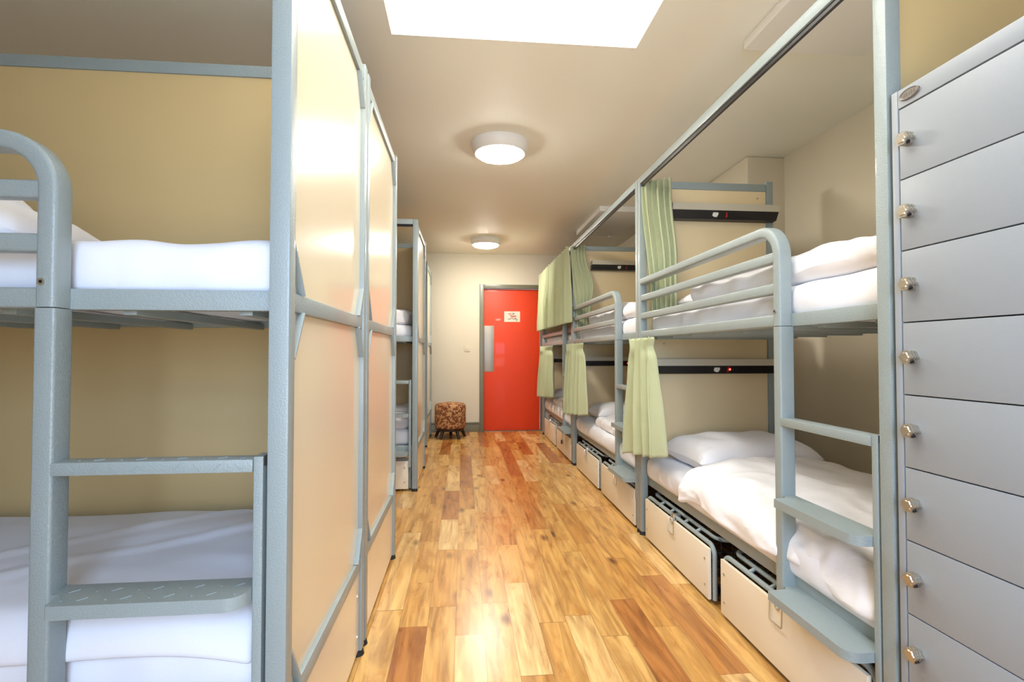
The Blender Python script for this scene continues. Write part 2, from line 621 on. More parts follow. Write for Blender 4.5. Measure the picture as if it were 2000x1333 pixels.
def bunk(M, L, root_loc, label, group, far_panel=False, near_panel=False, back_panel=False, braces=False, ladder=True, post_top=2.275, treads=False):
    """M maps local (u along the bed from the ladder end, v from the front to the back, z) to the room."""
    t = thing('bunk_bed', root_loc, label, 'bunk bed', group)
    sv = Vector(M(0, 1, 0)) - Vector(M(0, 0, 0))
    su = Vector(M(1, 0, 0)) - Vector(M(0, 0, 0))

    def bx(u0, u1, v0, v1, z0, z1, bev=0.004, mb=None):
        mb = mb or MB()
        return mb.box(M(u0, v0, z0), M(u1, v1, z1), bev)
    # posts with rubber feet
    for u0 in (0, L - PZ):
        for v0 in (0, W - PZ):
            p = bx(u0, u0 + PZ, v0, v0 + PZ, 0.022, post_top, 0.005).obj('post', METAL, t)
            MB().cyl(M(u0 + PZ / 2, v0 + PZ / 2, 0), M(u0 + PZ / 2, v0 + PZ / 2, 0.024), 0.027, 0.021).obj('foot', RUBBER, p)
    # long rails
    bx(PZ, L - PZ, 0.0, 0.036, 2.232, 2.276, 0.004).obj('top_rail', METAL, t)
    if back_panel:
        bx(PZ, L - PZ, W - 0.036, W, 2.205, 2.25, 0.004).obj('top_rail', METAL, t)
    bx(PZ, L - PZ, 0.008, 0.02, 2.214, 2.232, 0.0).obj('curtain_track', BLACK, t)
    for z0, z1 in ((1.245, 1.292), (0.318, 0.374)):
        bx(0.02, L - 0.02, 0.045, 0.072, z0, z1, 0.004).obj('side_rail', METAL, t)
        bx(0.02, L - 0.02, W - 0.072, W - 0.045, z0, z1, 0.004).obj('side_rail', METAL, t)
    # end rails
    for e, u0 in ((0, 0.006), (1, L - 0.036)):
        for z0, z1 in ((2.21, 2.258), (1.245, 1.288), (0.330, 0.374)):
            bx(u0, u0 + 0.03, PZ, W - PZ, z0, z1, 0.004).obj('end_rail', METAL, t)
    # slats
    for z in (1.236, 0.332):
        n = 8
        for i in range(n):
            u = 0.12 + (L - 0.24) * i / (n - 1)
            bx(u - 0.015, u + 0.015, 0.072, W - 0.072, z, z + 0.02, 0.003).obj('slat', METAL, t)
    # panels
    def end_panel(u):
        m = PANEL if braces else (PANEL_SHADED if u < 0.5 else PANEL_HEAD)
        bx(u, u + 0.012, PZ, W - PZ, 1.288, 2.21, 0.001).obj('end_panel', m, t, smooth=False)
        q = bx(u, u + 0.012, PZ, W - PZ, 0.374, 1.245, 0.001).obj('end_panel', m, t, smooth=False)
        if braces:
            q = bx(u - 0.006, u + 0.006, PZ + 0.004, W - PZ - 0.004, 0.03, 0.33, 0.001).obj('end_panel', m, t, smooth=False)
            for z in (0.09, 0.24):
                MB().cyl(M(u - 0.009, W - PZ - 0.03, z), M(u - 0.006, W - PZ - 0.03, z), 0.006, seg=10).obj('screw', STEEL, q)
    if near_panel:
        end_panel(0.018)
    if far_panel:
        end_panel(L - 0.03)
        for z in (2.165, 1.21):
            for v in (0.16, W - 0.10):
                MB().cyl(M(L - 0.034, v, z), M(L - 0.029, v, z), 0.006, seg=10).obj('screw', STEEL, t)
        for zt in (2.098, 1.112):
            # bedside light bar: pale sloping profile over a black control strip
            u0 = L - 0.034
            d = MB()
            pts = [(u0, zt), (u0 - 0.085, zt), (u0 - 0.080, zt - 0.042), (u0, zt - 0.042)]
            d.rings([[Vector(M(a, v, z)) for a, z in pts] for v in ((0.19 if zt > 1.5 else 0.05), W + 0.004)])
            sh = d.obj('bedside_shelf', ALU, t)
            d = MB()
            pts = [(u0, zt - 0.042), (u0 - 0.079, zt - 0.042), (u0 - 0.05, zt - 0.092), (u0, zt - 0.096)]
            d.rings([[Vector(M(a, v, z)) for a, z in pts] for v in ((0.19 if zt > 1.5 else 0.05), W - 0.006)])
            d.obj('control_strip', BLACK, sh)
            MB().cyl(M(u0 - 0.060, 0.475, zt - 0.067), M(u0 - 0.075, 0.475, zt - 0.058), 0.019, 0.017).obj('push_button', WHITE, sh)
            bx(u0 - 0.073, u0 - 0.058, 0.545, 0.552, zt - 0.082, zt - 0.052, 0.001).obj('rocker_switch', REDP, sh)
            for q in range(3):
                bx(u0 - 0.070, u0 - 0.055, 0.565 + q * 0.016, 0.574 + q * 0.016, zt - 0.076, zt - 0.060, 0.001).obj('socket', RUBBER, sh)
            if zt < 1.5:
                MB().cyl(M(u0 - 0.066, 0.560, zt - 0.068), M(u0 - 0.074, 0.560, zt - 0.064), 0.005, seg=10).obj('indicator_light', LED, sh)
    if back_panel:
        bx(PZ, L - PZ, W - 0.030, W - 0.016, 0.374, 2.205, 0.001).obj('back_panel', PANEL_SHADED, t, smooth=False)
    if braces:
        h = 0.108
        for z, sgn in ((2.21, -1), (1.245, -1), (1.288, 1), (0.374, 1)):
            for v, sg2 in ((PZ, 1), (W - PZ, -1)):
                lift = 0.072
                a = M(0.011, v, z + sgn * h)
                b = M(0.011, v + sg2 * lift, z)
                MB().sweep([a, b], su, 0.007, 0.022, 0.001).obj('corner_brace', METAL, t)
    if ladder:
        ua, ub = 0.475, 0.519
        uc = (ua + ub) / 2
        # guard frame: one bent flat tube, from the ladder head round to the far post
        zt, r = 1.604, 0.105
        path = [(uc, 1.247), (uc, 1.40)] + [(x, z) for x, z in arc(uc + r, zt - r, r, 180, 90, 12)] + [(L - PZ, zt)]
        g = MB().sweep([M(u, 0.024, z) for u, z in path], sv, 0.040, 0.052, 0.009).obj('guard_rail', METAL, t)
        for z in (1.498, 1.384):
            MB().sweep([M(ub - 0.003, 0.018, z), M(L - PZ, 0.018, z)], sv, 0.040, 0.03, 0.006).obj('guard_bar', METAL, t)
        MB().sweep([M(ub - 0.003, 0.020, 1.267), M(L - PZ, 0.020, 1.267)], sv, 0.044, 0.034, 0.006).obj('guard_bar', METAL, t)
        MB().cyl(M(uc + 0.005, -0.005, 1.300), M(uc + 0.005, 0.001, 1.300), 0.0075, 0.007, seg=14).obj('bolt', STEEL, g)
        MB().cyl(M(uc + 0.005, -0.0056, 1.300), M(uc + 0.005, -0.004, 1.300), 0.0035, seg=10).obj('bolt_socket', BLACK, g)
        # ladder
        MB().sweep([M(uc, 0.026, 0.30), M(uc, 0.026, 1.245)], sv, 0.042, 0.054, 0.006).obj('ladder_stile', METAL, t)
        st = MB().sweep([M(0.062, 0.026, 0.20), M(0.062, 0.026, 0.925)], sv, 0.020, 0.05, 0.002).obj('ladder_stile', METAL, t)
        bx(PZ, 0.053, 0.006, 0.04, 0.905, 0.925, 0).obj('end_spacer', BLACK, st)
        for z, vf, vb in ((0.920, -0.002, 0.050), (0.645, -0.050, 0.052), (0.330, -0.075, 0.10)):
            d = MB()
            u0, u1 = 0.073, ua + 0.004
            if z > 0.8:
                d.box(M(u0, vf, z - 0.028), M(u1, vb, z), 0.003)
            else:
                c_ = 0.04
                rr = [(u0, vb), (u0, vf + c_)] + [(u0 + c_ - c_ * math.cos(a), vf + c_ - c_ * math.sin(a)) for a in [PI / 12 * q for q in range(1, 7)]]
                rr += [(0.446, vf), (0.452, vf + 0.006), (0.456, 0.0), (0.477, 0.004), (0.477, vb)]
                lo = [Vector(M(a, b_, z - 0.028)) for a, b_ in rr]
                hi = [Vector(M(a, b_, z)) for a, b_ in rr]
                d.rings([lo, hi])
                if z < 0.5:
                    pass
            s_ = d.obj('ladder_step', METAL, t)
            if treads:
                d = MB()
                for q in range(9):
                    u = u0 + 0.03 + q * 0.042
                    sg = 1 if q % 2 else -1
                    for k in range(1 if z > 0.8 else 2):
                        vv = (0.022 if z > 0.8 else -0.022 + 0.04 * k)
                        sg = -sg
                        d.sweep([M(u - 0.007, vv - 0.007 * sg, z + 0.0005), M(u + 0.007, vv + 0.007 * sg, z + 0.0005)], (0, 0, 1), 0.0035, 0.002, 0.0006)
                    if z > 0.8:
                        d.sweep([M(u - 0.007, vf - 0.0005, z - 0.014 - 0.006 * sg), M(u + 0.007, vf - 0.0005, z - 0.014 + 0.006 * sg)], sv, 0.003, 0.0016, 0.0005)
                d.obj('tread_pattern', METAL, s_)
    return t


RX = 1.12
RG = 'bunk beds along the right side'
LG = 'bunk beds standing crosswise on the left'


def right_map(y0):
    return lambda u, v, z: (RX + v, y0 + u, z)


bunk(right_map(1.262), 1.975, (RX, 1.262, 0), 'grey metal bunk beside the lockers, nearest in the right row', RG, far_panel=True, near_panel=True)
bunk(right_map(3.243), 2.03, (RX, 3.243, 0), 'grey metal bunk in the middle of the right row', RG, far_panel=True)
bunk(right_map(5.280), 2.03, (RX, 5.280, 0), 'grey metal bunk at the far end of the right row beside the red door', RG, far_panel=True)

LX = -0.38
LL = 2.0


def left_map(y0, flip, lx=LX):
    if flip:
        return lambda u, v, z: (lx - u, y0 + W - v, z)
    return lambda u, v, z: (lx - u, y0 + v, z)


LB = [(1.172, False, LX, 'large blue-grey metal bunk with ladder at the left edge, nearest the camera'),
      (2.098, True, LX, 'bunk standing back to back behind the nearest left bunk, showing its cream end panel'),
      (4.375, False, LX, 'third left bunk, beyond the gap, with its narrow ladder side visible'),
      (6.40, True, LX - 0.06, 'farthest left bunk, next to the spotted stool')]
for i, (y0, fl, lx, lab) in enumerate(LB):
    bunk(left_map(y0, fl, lx), LL, (lx, y0, 0), lab, LG, near_panel=True, back_panel=True, braces=True, treads=(i == 0))


# ---------------------------------------------------------------- bedding
def soft_box(name, m, lo, hi, r, seed, amp, fr=2.2, res=0.035, topbulge=0.0, parent=None, stretch=(1, 1, 1), tilt=0.0):
    dims = [hi[i] - lo[i] for i in range(3)]
    nn = [max(3, int(dims[i] / res)) for i in range(3)]
    bm = bmesh.new()
    cache = {}
    rr = [min(r, 0.49 * d) for d in dims]
    rmin = min(rr)

    def vert(i, j, k):
        key = (i, j, k)
        if key in cache:
            return cache[key]
        q = Vector([lo[a] + dims[a] * (key[a] / nn[a]) for a in range(3)])
        # tighten sampling near edges
        inner = Vector([min(max(q[a], lo[a] + rmin), hi[a] - rmin) for a in range(3)])
        dlt = q - inner
        if dlt.length > 1e-6:
            mx = max(abs(c_) for c_ in dlt)
            n_ = dlt.normalized()
            p_ = inner + n_ * mx
        else:
            n_ = Vector((0, 0, 0))
            p_ = q
        cx = (q.x - lo[0]) / dims[0] * 2 - 1
        cy = (q.y - lo[1]) / dims[1] * 2 - 1
        if q.z > lo[2] + dims[2] * 0.5:
            p_.z += topbulge * (1 - cx ** 4) * (1 - cy ** 4)
            p_.z += tilt * cy
        s_ = Vector((p_.x * stretch[0], p_.y * stretch[1], p_.z * stretch[2])) * fr + Vector((seed * 3.1, seed * 1.7, seed))
        dn = noise.noise_vector(s_) + 0.5 * noise.noise_vector(s_ * 2.3) + 0.25 * noise.noise_vector(s_ * 5)
        ridge = abs(noise.noise(s_ * 1.7 + Vector((7, 3, 1))))
        cr = max(0.0, 1 - abs(noise.noise(Vector((s_.x * 0.9 + s_.y * 0.8, s_.y * 2.2, s_.z * 2.6)) + dn * 0.35)) * 7)
        f_ = amp * (1 if q.z > lo[2] + 0.02 else 0.15)
        p_ += dn * f_ * 0.8
        p_ += n_ * ((0.12 - ridge) * f_ * 1.6 + cr * cr * f_ * 0.42)
        v = bm.verts.new(p_)
        cache[key] = v
        return v
    def face(a, b, c_, d_):
        bm.faces.new((vert(*a), vert(*b), vert(*c_), vert(*d_)))
    for ax in range(3):
        b1, b2 = (ax + 1) % 3, (ax + 2) % 3
        for side in (0, nn[ax]):
            for i in range(nn[b1]):
                for j in range(nn[b2]):
                    ks = []
                    for di, dj in ((0, 0), (1, 0), (1, 1), (0, 1)):
                        key = [0, 0, 0]
                        key[ax] = side
                        key[b1] = i + di
                        key[b2] = j + dj
                        ks.append(tuple(key))
                    face(*ks)
    mb = MB()
    mb.bm.free()
    mb.bm = bm
    o = mb.obj(name, m, parent, sub=1)
    for p in o.data.polygons:
        p.use_smooth = True
    return o


def pillow(m, c_, sx, sy, h, rz, seed, label, group, tiltx=0.0):
    mb = MB()
    n = 22
    R = Matrix.Rotation(rz, 4, 'Z') @ Matrix.Rotation(tiltx, 4, 'X')

    def pt(i, j, top):
        a, b = i / n * 2 - 1, j / n * 2 - 1
        e = (max(0, 1 - abs(a) ** 5) * max(0, 1 - abs(b) ** 4)) ** 0.55
        pin = 1 - 0.07 * (1 - abs(b) ** 2) * abs(a) ** 2 if True else 1
        pin2 = 1 - 0.07 * (1 - abs(a) ** 2) * abs(b) ** 2
        x, y = a * sx / 2 * pin, b * sy / 2 * pin2
        z = (h * 0.62 if top else -h * 0.38) * e
        s_ = Vector((x * 7 + seed, y * 7, seed + (3 if top else 0)))
        z += e * 0.014 * (noise.noise(s_) + 0.6 * noise.noise(s_ * 2.2))
        return Vector(c_) + (R @ Vector((x, y, z)))
    vt, vb = {}, {}
    for i in range(n + 1):
        for j in range(n + 1):
            vt[i, j] = mb.bm.verts.new(pt(i, j, True))
            vb[i, j] = vt[i, j] if i in (0, n) or j in (0, n) else mb.bm.verts.new(pt(i, j, False))
    for i in range(n):
        for j in range(n):
            mb.bm.faces.new((vt[i, j], vt[i + 1, j], vt[i + 1, j + 1], vt[i, j + 1]))
            if len({vb[i, j], vb[i + 1, j], vb[i + 1, j + 1], vb[i, j + 1]}) == 4:
                try:
                    mb.bm.faces.new((vb[i, j], vb[i, j + 1], vb[i + 1, j + 1], vb[i + 1, j]))
                except ValueError:
                    pass
    o = mb.obj('pillow', m, sub=1)
    return tag(o, label, 'pillow', group)


MG, DG, PG = 'mattresses on the bunks', 'white duvets on the bunks', 'white pillows on the bunks'


def mattress(lo, hi, seed, label, amp=0.011, m=None):
    return tag(soft_box('mattress', m or LINEN2, lo, hi, 0.055, seed, amp, 3.0), label, 'mattress', MG)


def duvet(lo, hi, r, seed, label, amp=0.02, m=None, **k):
    return tag(soft_box('duvet', m or LINEN, lo, hi, r, seed, amp, k.pop('fr', 3.2), 0.03, **k), label, 'duvet', DG)


def drape(fn, nu, nv, label, thick=0.03, m=None):
    o = MB().grid(fn, nu, nv).obj('duvet', m or LINEN, solid=thick, sub=1)
    return tag(o, label, 'duvet', DG)


# right row, nearest bunk
mattress((1.172, 1.31, 1.262), (1.965, 3.19, 1.405), 1, 'white sheeted mattress on the upper level of the nearest right bunk')
duvet((1.178, 1.33, 1.395), (1.96, 2.62, 1.515), 0.06, 2.3, 'puffy white duvet on the upper level of the nearest right bunk', 0.026)
pillow(LINEN, (1.62, 2.90, 1.455), 0.62, 0.42, 0.11, 0.1, 4.0, 'white pillow on the upper level of the nearest right bunk', PG)
mattress((1.135, 1.31, 0.358), (1.965, 3.19, 0.505), 5, 'white sheeted mattress on the lower level of the nearest right bunk, above its drawers')
pillow(LINEN, (1.60, 2.90, 0.560), 0.76, 0.50, 0.185, 0.06, 6.0, 'plump white pillow on the lower level of the nearest right bunk, beside the green curtain', PG)


def lower_duvet(a, b):
    # a from the wall side to the aisle side and over the edge, b from the ladder end to the pillow
    y = 1.34 + b * 1.28 + 0.10 * (1 - a) * b
    top = 0.80
    wv = noise.noise(Vector((a * 3, b * 5, 9.1))) + 0.6 * noise.noise(Vector((a * 9, b * 9, 2.1)))
    fold = math.sin((b * 9 + a * 4.5 + 0.8 * noise.noise(Vector((a * 2, b * 2, 4)))) * 2.2)
    if a < top:
        q = a / top
        x = 1.95 - q * 0.76
        z = 0.548 + 0.018 * wv + 0.006 * fold * q + 0.02 * math.sin(q * PI)
        z -= 0.03 * max(0, q - 0.85) / 0.15 * 0.6
    else:
        q = (a - top) / (1 - top)
        x = 1.19 - 0.052 * math.sin(min(1, q * 1.5) * PI / 2) + 0.012 * fold * q
        z = 0.548 - 0.012 - q * (0.135 + 0.012 * wv + 0.010 * math.sin(b * 14))
        if b < 0.34:
            x += 0.02
    if b > 0.93:
        z -= (b - 0.93) / 0.07 * 0.02
    c1 = max(0.0, 1 - abs(noise.noise(Vector((a * 5.5 + 0.6 * wv, b * 2.1, 3.3)))) * 8)
    c2 = max(0.0, 1 - abs(noise.noise(Vector((a * 3.0 + b * 3.5, b * 4.0 - a * 2.5, 8.8)))) * 9)
    z += (0.011 * c1 + 0.009 * c2) * (1 if a < top else 0.3)
    if a >= top:
        x -= 0.010 * c1 + 0.008 * c2
    y += 0.012 * wv
    return (x, y, z)


drape(lower_duvet, 44, 60, 'rumpled white duvet spilling over the edge of the nearest right lower bunk', 0.034)

# right row, middle bunk
mattress((1.172, 3.30, 1.262), (1.965, 5.22, 1.405), 7, 'white sheeted mattress on the upper level of the middle right bunk')
duvet((1.178, 3.34, 1.395), (1.96, 4.85, 1.53), 0.06, 8.3, 'puffy white duvet on the upper level of the middle right bunk', 0.024)
mattress((1.135, 3.30, 0.358), (1.965, 5.22, 0.505), 9, 'white sheeted mattress on the lower level of the middle right bunk')
duvet((1.16, 3.36, 0.49), (1.95, 4.55, 0.60), 0.05, 10.1, 'white duvet on the lower level of the middle right bunk, behind its ladder', 0.026)
pillow(LINEN, (1.58, 4.88, 0.57), 0.72, 0.46, 0.16, 0.0, 11.0, 'white pillow on the lower level of the middle right bunk', PG)
# right row, far bunk
mattress((1.172, 5.33, 1.262), (1.965, 7.25, 1.375), 12, 'mattress on the upper level of the far right bunk, mostly behind the closed curtain')
tag(soft_box('blanket', LINING, (1.175, 5.36, 1.37), (1.96, 7.2, 1.45), 0.03, 13, 0.012, 3), 'dusky pink blanket showing under the closed green curtain', 'blanket')
mattress((1.135, 5.33, 0.358), (1.965, 7.25, 0.505), 14, 'white sheeted mattress on the lower level of the far right bunk')
duvet((1.16, 5.40, 0.49), (1.95, 6.7, 0.57), 0.04, 15.1, 'white duvet on the lower level of the far right bunk', 0.02)
pillow(LINEN, (1.52, 6.95, 0.57), 0.70, 0.44, 0.15, 0.0, 16.0, 'white pillow on the lower level of the far right bunk, by the far curtain', PG)

# left, nearest bunk
mattress((-2.33, 1.248, 1.262), (-0.432, 1.995, 1.422), 21, 'white sheeted mattress on the upper level of the nearest left bunk', 0.017)
duvet((-2.25, 1.255, 1.405), (-1.06, 1.80, 1.525), 0.06, 22.1, 'white duvet on the upper level of the nearest left bunk, at the left edge', 0.026)
pillow(LINEN, (-1.70, 1.60, 1.60), 0.66, 0.44, 0.16, 0.2, 22.7, 'white pillow lying on the upper duvet of the nearest left bunk, at the left edge', PG, 0.1)
mattress((-2.33, 1.248, 0.358), (-0.432, 1.995, 0.505), 23, 'white sheeted mattress on the lower level of the nearest left bunk', 0.017)


def left_duvet(a, b):
    # a from the back panel to the front and over the edge, b from the ladder end to the left
    x = -0.47 - b * 1.8
    top = 0.86
    wv = noise.noise(Vector((a * 3.3, b * 5, 19.1))) + 0.5 * noise.noise(Vector((a * 8, b * 9, 12.1)))
    ridge1 = math.exp(-((a - 0.1 - 1.5 * (b - 0.0)) / 0.03) ** 2)
    ridge2 = math.exp(-((a + 0.3 - 1.3 * b * 1.4) / 0.03) ** 2)
    if a < top:
        q = a / top
        y = 1.975 - q * 0.70
        z = 0.562 + 0.010 * wv + 0.012 * (ridge1 + ridge2) + 0.015 * math.sin(q * PI)
    else:
        q = (a - top) / (1 - top)
        y = 1.275 - 0.035 * math.sin(min(1, q * 1.4) * PI / 2)
        z = 0.560 - q * 0.085 + 0.006 * wv
    if b < 0.12:
        z -= (1 - b / 0.12) ** 2 * 0.03
    return (x, y, z)


drape(left_duvet, 40, 60, 'smooth white duvet on the lower level of the nearest left bunk, behind its ladder steps', 0.036, LINEN2)
# left, third bunk
mattress((-2.33, 4.45, 1.262), (-0.432, 5.20, 1.40), 31, 'white sheeted mattress on the upper level of the third left bunk')
duvet((-2.2, 4.46, 1.39), (-0.46, 5.0, 1.53), 0.065, 32.1, 'bulky white duvet on the upper level of the third left bunk', 0.03)
mattress((-2.33, 4.45, 0.358), (-0.432, 5.20, 0.505), 33, 'white sheeted mattress on the lower level of the third left bunk')
duvet((-2.2, 4.46, 0.49), (-0.46, 5.1, 0.66), 0.07, 34.1, 'bulky white duvet on the lower level of the third left bunk', 0.03)


# ---------------------------------------------------------------- curtains
def curtain(p0, p1, q0, q1, zt, zb, n, at, ab, seed, label, waist=None, hem=0.0, mid=None):
    """p0-p1 top edge on plan, q0-q1 bottom edge; n pleats; at/ab pleat depth at top/bottom"""
    rnd = random.Random(seed)
    ph = [rnd.uniform(-1.1, 1.1) for _ in range(n + 2)]
    am = [rnd.uniform(0.55, 1.25) for _ in range(n + 2)]
    p0, p1, q0, q1 = map(Vector, (p0, p1, q0, q1))

    def fn(a, b):
        e = b * b * (3 - 2 * b)
        A = p0.lerp(q0, e)
        B = p1.lerp(q1, e)
        if waist:
            k_ = math.exp(-((b - waist[0]) / 0.05) ** 2) * waist[1]
            mid_ = (A + B) / 2
            A = A.lerp(mid_, k_)
            B = B.lerp(mid_, k_)
        if mid:
            k_ = math.exp(-((b - mid[0]) / 0.22) ** 2) * mid[1]
            B = B + (B - A) * k_
        d = (B - A)
        L_ = max(d.length, 1e-4)
        dirv = d / L_
        nrm = Vector((-dirv.y, dirv.x))
        ii = min(int(a * n), n)
        fr_ = a * n - ii
        aml = am[ii] * (1 - fr_) + am[ii + 1] * fr_
        phl = ph[ii] * (1 - fr_) + ph[ii + 1] * fr_
        amp = (at + (ab - at) * min(1, b * 1.6)) * aml
        w_ = 2 * PI * n * a + phl * b * 1.5 + 0.4 * noise.noise(Vector((a * 3, b * 2, seed)))
        off = nrm * amp * math.sin(w_)
        P = A + d * a + dirv * (amp * 0.35 * math.sin(2 * w_)) + off
        z = zt + (zb - zt) * b
        z += hem * (a - 0.5) * b + 0.006 * math.sin(w_) * b
        if b < 0.02:
            z += 0.004 * math.sin(w_ * 2)
        return (P.x, P.y, z)
    o = MB().grid(fn, n * 14, 46).obj('curtain', GREEN, solid=0.003)
    for p in o.data.polygons:
        p.use_smooth = True
    return tag(o, label, 'curtain', 'sage green privacy curtains on the right bunks')


curtain((1.13, 3.185), (1.295, 3.11), (1.185, 3.12), (1.30, 3.04), 2.245, 1.385, 5, 0.026, 0.024, 1, 'sage green curtain tied back at the head of the nearest right upper bunk', mid=(0.55, 0.10))
curtain((1.070, 3.27), (1.070, 2.82), (1.062, 3.35), (1.062, 2.72), 1.240, 0.54, 4, 0.030, 0.044, 2, 'sage green curtain hanging in front of the pillow of the nearest right lower bunk', waist=(0.09, 0.12), hem=0.09)
curtain((1.10, 5.24), (1.235, 5.14), (1.175, 5.20), (1.27, 5.06), 2.245, 1.40, 5, 0.026, 0.026, 3, 'sage green curtain gathered at the head of the middle right upper bunk', mid=(0.5, 0.45))
curtain((1.075, 7.22), (1.075, 5.22), (1.065, 7.24), (1.068, 5.20), 2.25, 1.46, 15, 0.024, 0.036, 4, 'wide sage green curtain drawn closed across the far right upper bunk')
curtain((1.070, 5.27), (1.070, 4.55), (1.060, 5.30), (1.060, 4.50), 1.240, 0.565, 5, 0.030, 0.044, 5, 'sage green curtain hanging at the head of the middle right lower bunk', waist=(0.09, 0.12), hem=0.07)
curtain((1.070, 7.10), (1.070, 6.14), (1.060, 7.24), (1.060, 6.02), 1.240, 0.585, 6, 0.030, 0.044, 6, 'sage green curtain beside the red door on the far right lower bunk', waist=(0.09, 0.12), hem=0.09)


# ---------------------------------------------------------------- under-bed drawers
def drawer(label, group):
    """Master: front at x = 0 facing -x, width along y from 0 to w, runs on the floor."""
    w = 0.862
    dp = 0.72
    t = thing('storage_drawer', (0, 0, 0), label, 'storage drawer', group)
    pn = MB().box((0.006, 0.018, 0.018), (0.020, w - 0.018, 0.250), 0.002).obj('front_panel', DRAWER_P, t)
    for y in (0.05, w - 0.05):
        for z in (0.075, 0.195):
            MB().cyl((0.003, y, z), (0.007, y, z), 0.006, seg=10).obj('screw', STEEL, pn)
    r = 0.011

    def rrect(y0, y1, a0, a1, R, mk, open_bottom=False):
        pts = []
        for cy, ca, s0 in ((y1 - R, a1 - R, 0), (y0 + R, a1 - R, 90), (y0 + R, a0 + R, 180), (y1 - R, a0 + R, 270)):
            if open_bottom and s0 >= 180:
                continue
            for q in range(7):
                an = math.radians(s0 + q * 15)
                pts.append(mk(cy + R * math.cos(an), ca + R * math.sin(an)))
        return pts
    # upright hoop round the front panel
    pts = rrect(0.008, w - 0.008, 0, 0.262, 0.045, lambda y, z: (0.032, y, z), True)
    pts = [(0.032, w - 0.008, 0.02)] + pts + [(0.032, 0.008, 0.02)]
    MB().tube(pts, r).obj('front_hoop', METAL, t)
    # lid hoop lying flat above the basket
    pts = rrect(0.022, w - 0.022, 0.062, dp, 0.06, lambda y, x: (x, y, 0.282))
    MB().tube(pts, r * 0.9, closed=True).obj('lid_frame', METAL, t)
    d = MB()
    for y in (0.2, 0.43 - 0.09, 0.43 + 0.09, w - 0.2):
        d.cyl((0.034, y, 0.266), (0.062, y, 0.280), 0.008, seg=8)
    d.obj('lid_hinge', METAL, t)
    d = MB()
    n = 17
    for i in range(n):
        y = 0.035 + (w - 0.07) * i / (n - 1)
        d.tube([(0.064, y, 0.284), (dp, y, 0.284)], 0.0016, 5)
        d.tube([(0.04, y, 0.03), (dp, y, 0.03)], 0.0016, 5)
        d.tube([(dp, y, 0.03), (dp, y, 0.284)], 0.0016, 5)
    for i in range(13):
        x = 0.07 + (dp - 0.07) * i / 12
        d.tube([(x, 0.022, 0.284), (x, w - 0.022, 0.284)], 0.0016, 5)
        d.tube([(x, 0.022, 0.03), (x, w - 0.022, 0.03)], 0.0016, 5)
        for y in (0.022, w - 0.022):
            d.tube([(x, y, 0.03), (x, y, 0.284)], 0.0016, 5)
    for z in (0.03, 0.08, 0.13, 0.18, 0.23):
        for y in (0.022, w - 0.022):
            d.tube([(0.04, y, z), (dp, y, z)], 0.0016, 5)
        d.tube([(dp, 0.022, z), (dp, w - 0.022, z)], 0.0016, 5)
    d.obj('wire_basket', WIRE, t)
    # drop handle and catch
    h = MB().tube([(0.028, 0.395, 0.262), (-0.001, 0.395, 0.255), (-0.002, 0.395, 0.185), (-0.002, 0.400, 0.180), (-0.002, 0.462, 0.180), (-0.002, 0.467, 0.185), (-0.001, 0.467, 0.255), (0.028, 0.467, 0.262)], 0.0028, 8).obj('drop_handle', STEEL, t)
    d = MB().box((0.008, 0.418, 0.252), (0.05, 0.446, 0.284), 0.003)
    d.tube([(0.004, 0.432 + 0.012 * math.cos(a), 0.246 + 0.014 * math.sin(a)) for a in [PI / 6 * q for q in range(12)]], 0.003, 6, closed=True)
    d.obj('catch', STEEL, t)
    for y in (0.12, w - 0.12):
        for x in (0.1, dp - 0.1):
            MB().cyl((x, y - 0.010, 0.016), (x, y + 0.010, 0.016), 0.016, seg=14).obj('caster', RUBBER, t)
    return t


DGp = 'pull-out storage drawers under the right bunks'
dm = drawer('cream fronted wire storage drawer under the nearest right bunk, closest to the camera', DGp)
dm.location = (RX - 0.004, 1.345, 0)
for y, lab in ((2.285, 'cream fronted wire storage drawer under the pillow end of the nearest right bunk'),
               (3.315, 'cream fronted wire storage drawer under the ladder of the middle right bunk'),
               (4.245, 'cream fronted wire storage drawer under the pillow end of the middle right bunk'),
               (5.350, 'cream fronted wire storage drawer with a black padlock on its handle'),
               (6.280, 'cream fronted wire storage drawer farthest down the right row, beside the red door')):
    c_ = copy_tree(dm)
    c_.location = (RX - 0.004, y, 0)
    c_['label'] = lab
c_ = copy_tree(dm)
c_.location = (-0.435, 4.385, 0)
c_.rotation_euler = (0, 0, PI / 2)
c_['label'] = 'cream fronted storage drawer under the third left bunk, seen in the gap'
c_['group'] = 'storage drawers under the left bunks'
c_ = copy_tree(dm)
c_.location = (-0.435, 1.182, 0)
c_.rotation_euler = (0, 0, PI / 2)
c_['label'] = 'cream fronted storage drawer under the nearest left bunk, below the ladder steps'
c_['group'] = 'storage drawers under the left bunks'
# padlock on the fifth drawer
t = thing('padlock', (RX - 0.014, 5.781, 0.125), 'small black padlock hanging from a drawer handle under the far right bunk', 'padlock')
MB().box((RX - 0.022, 5.761, 0.125), (RX - 0.007, 5.801, 0.168), 0.004).obj('lock_body', BLACK, t)
MB().tube([(RX - 0.014, 5.770, 0.165), (RX - 0.014, 5.770, 0.185)] + [(RX - 0.014, 5.781 - 0.011 * math.cos(a), 0.188 + 0.011 * math.sin(a)) for a in [PI / 6 * q for q in range(1, 6)]] + [(RX - 0.014, 5.792, 0.185), (RX - 0.014, 5.792, 0.165)], 0.003, 8).obj('shackle', STEEL, t)

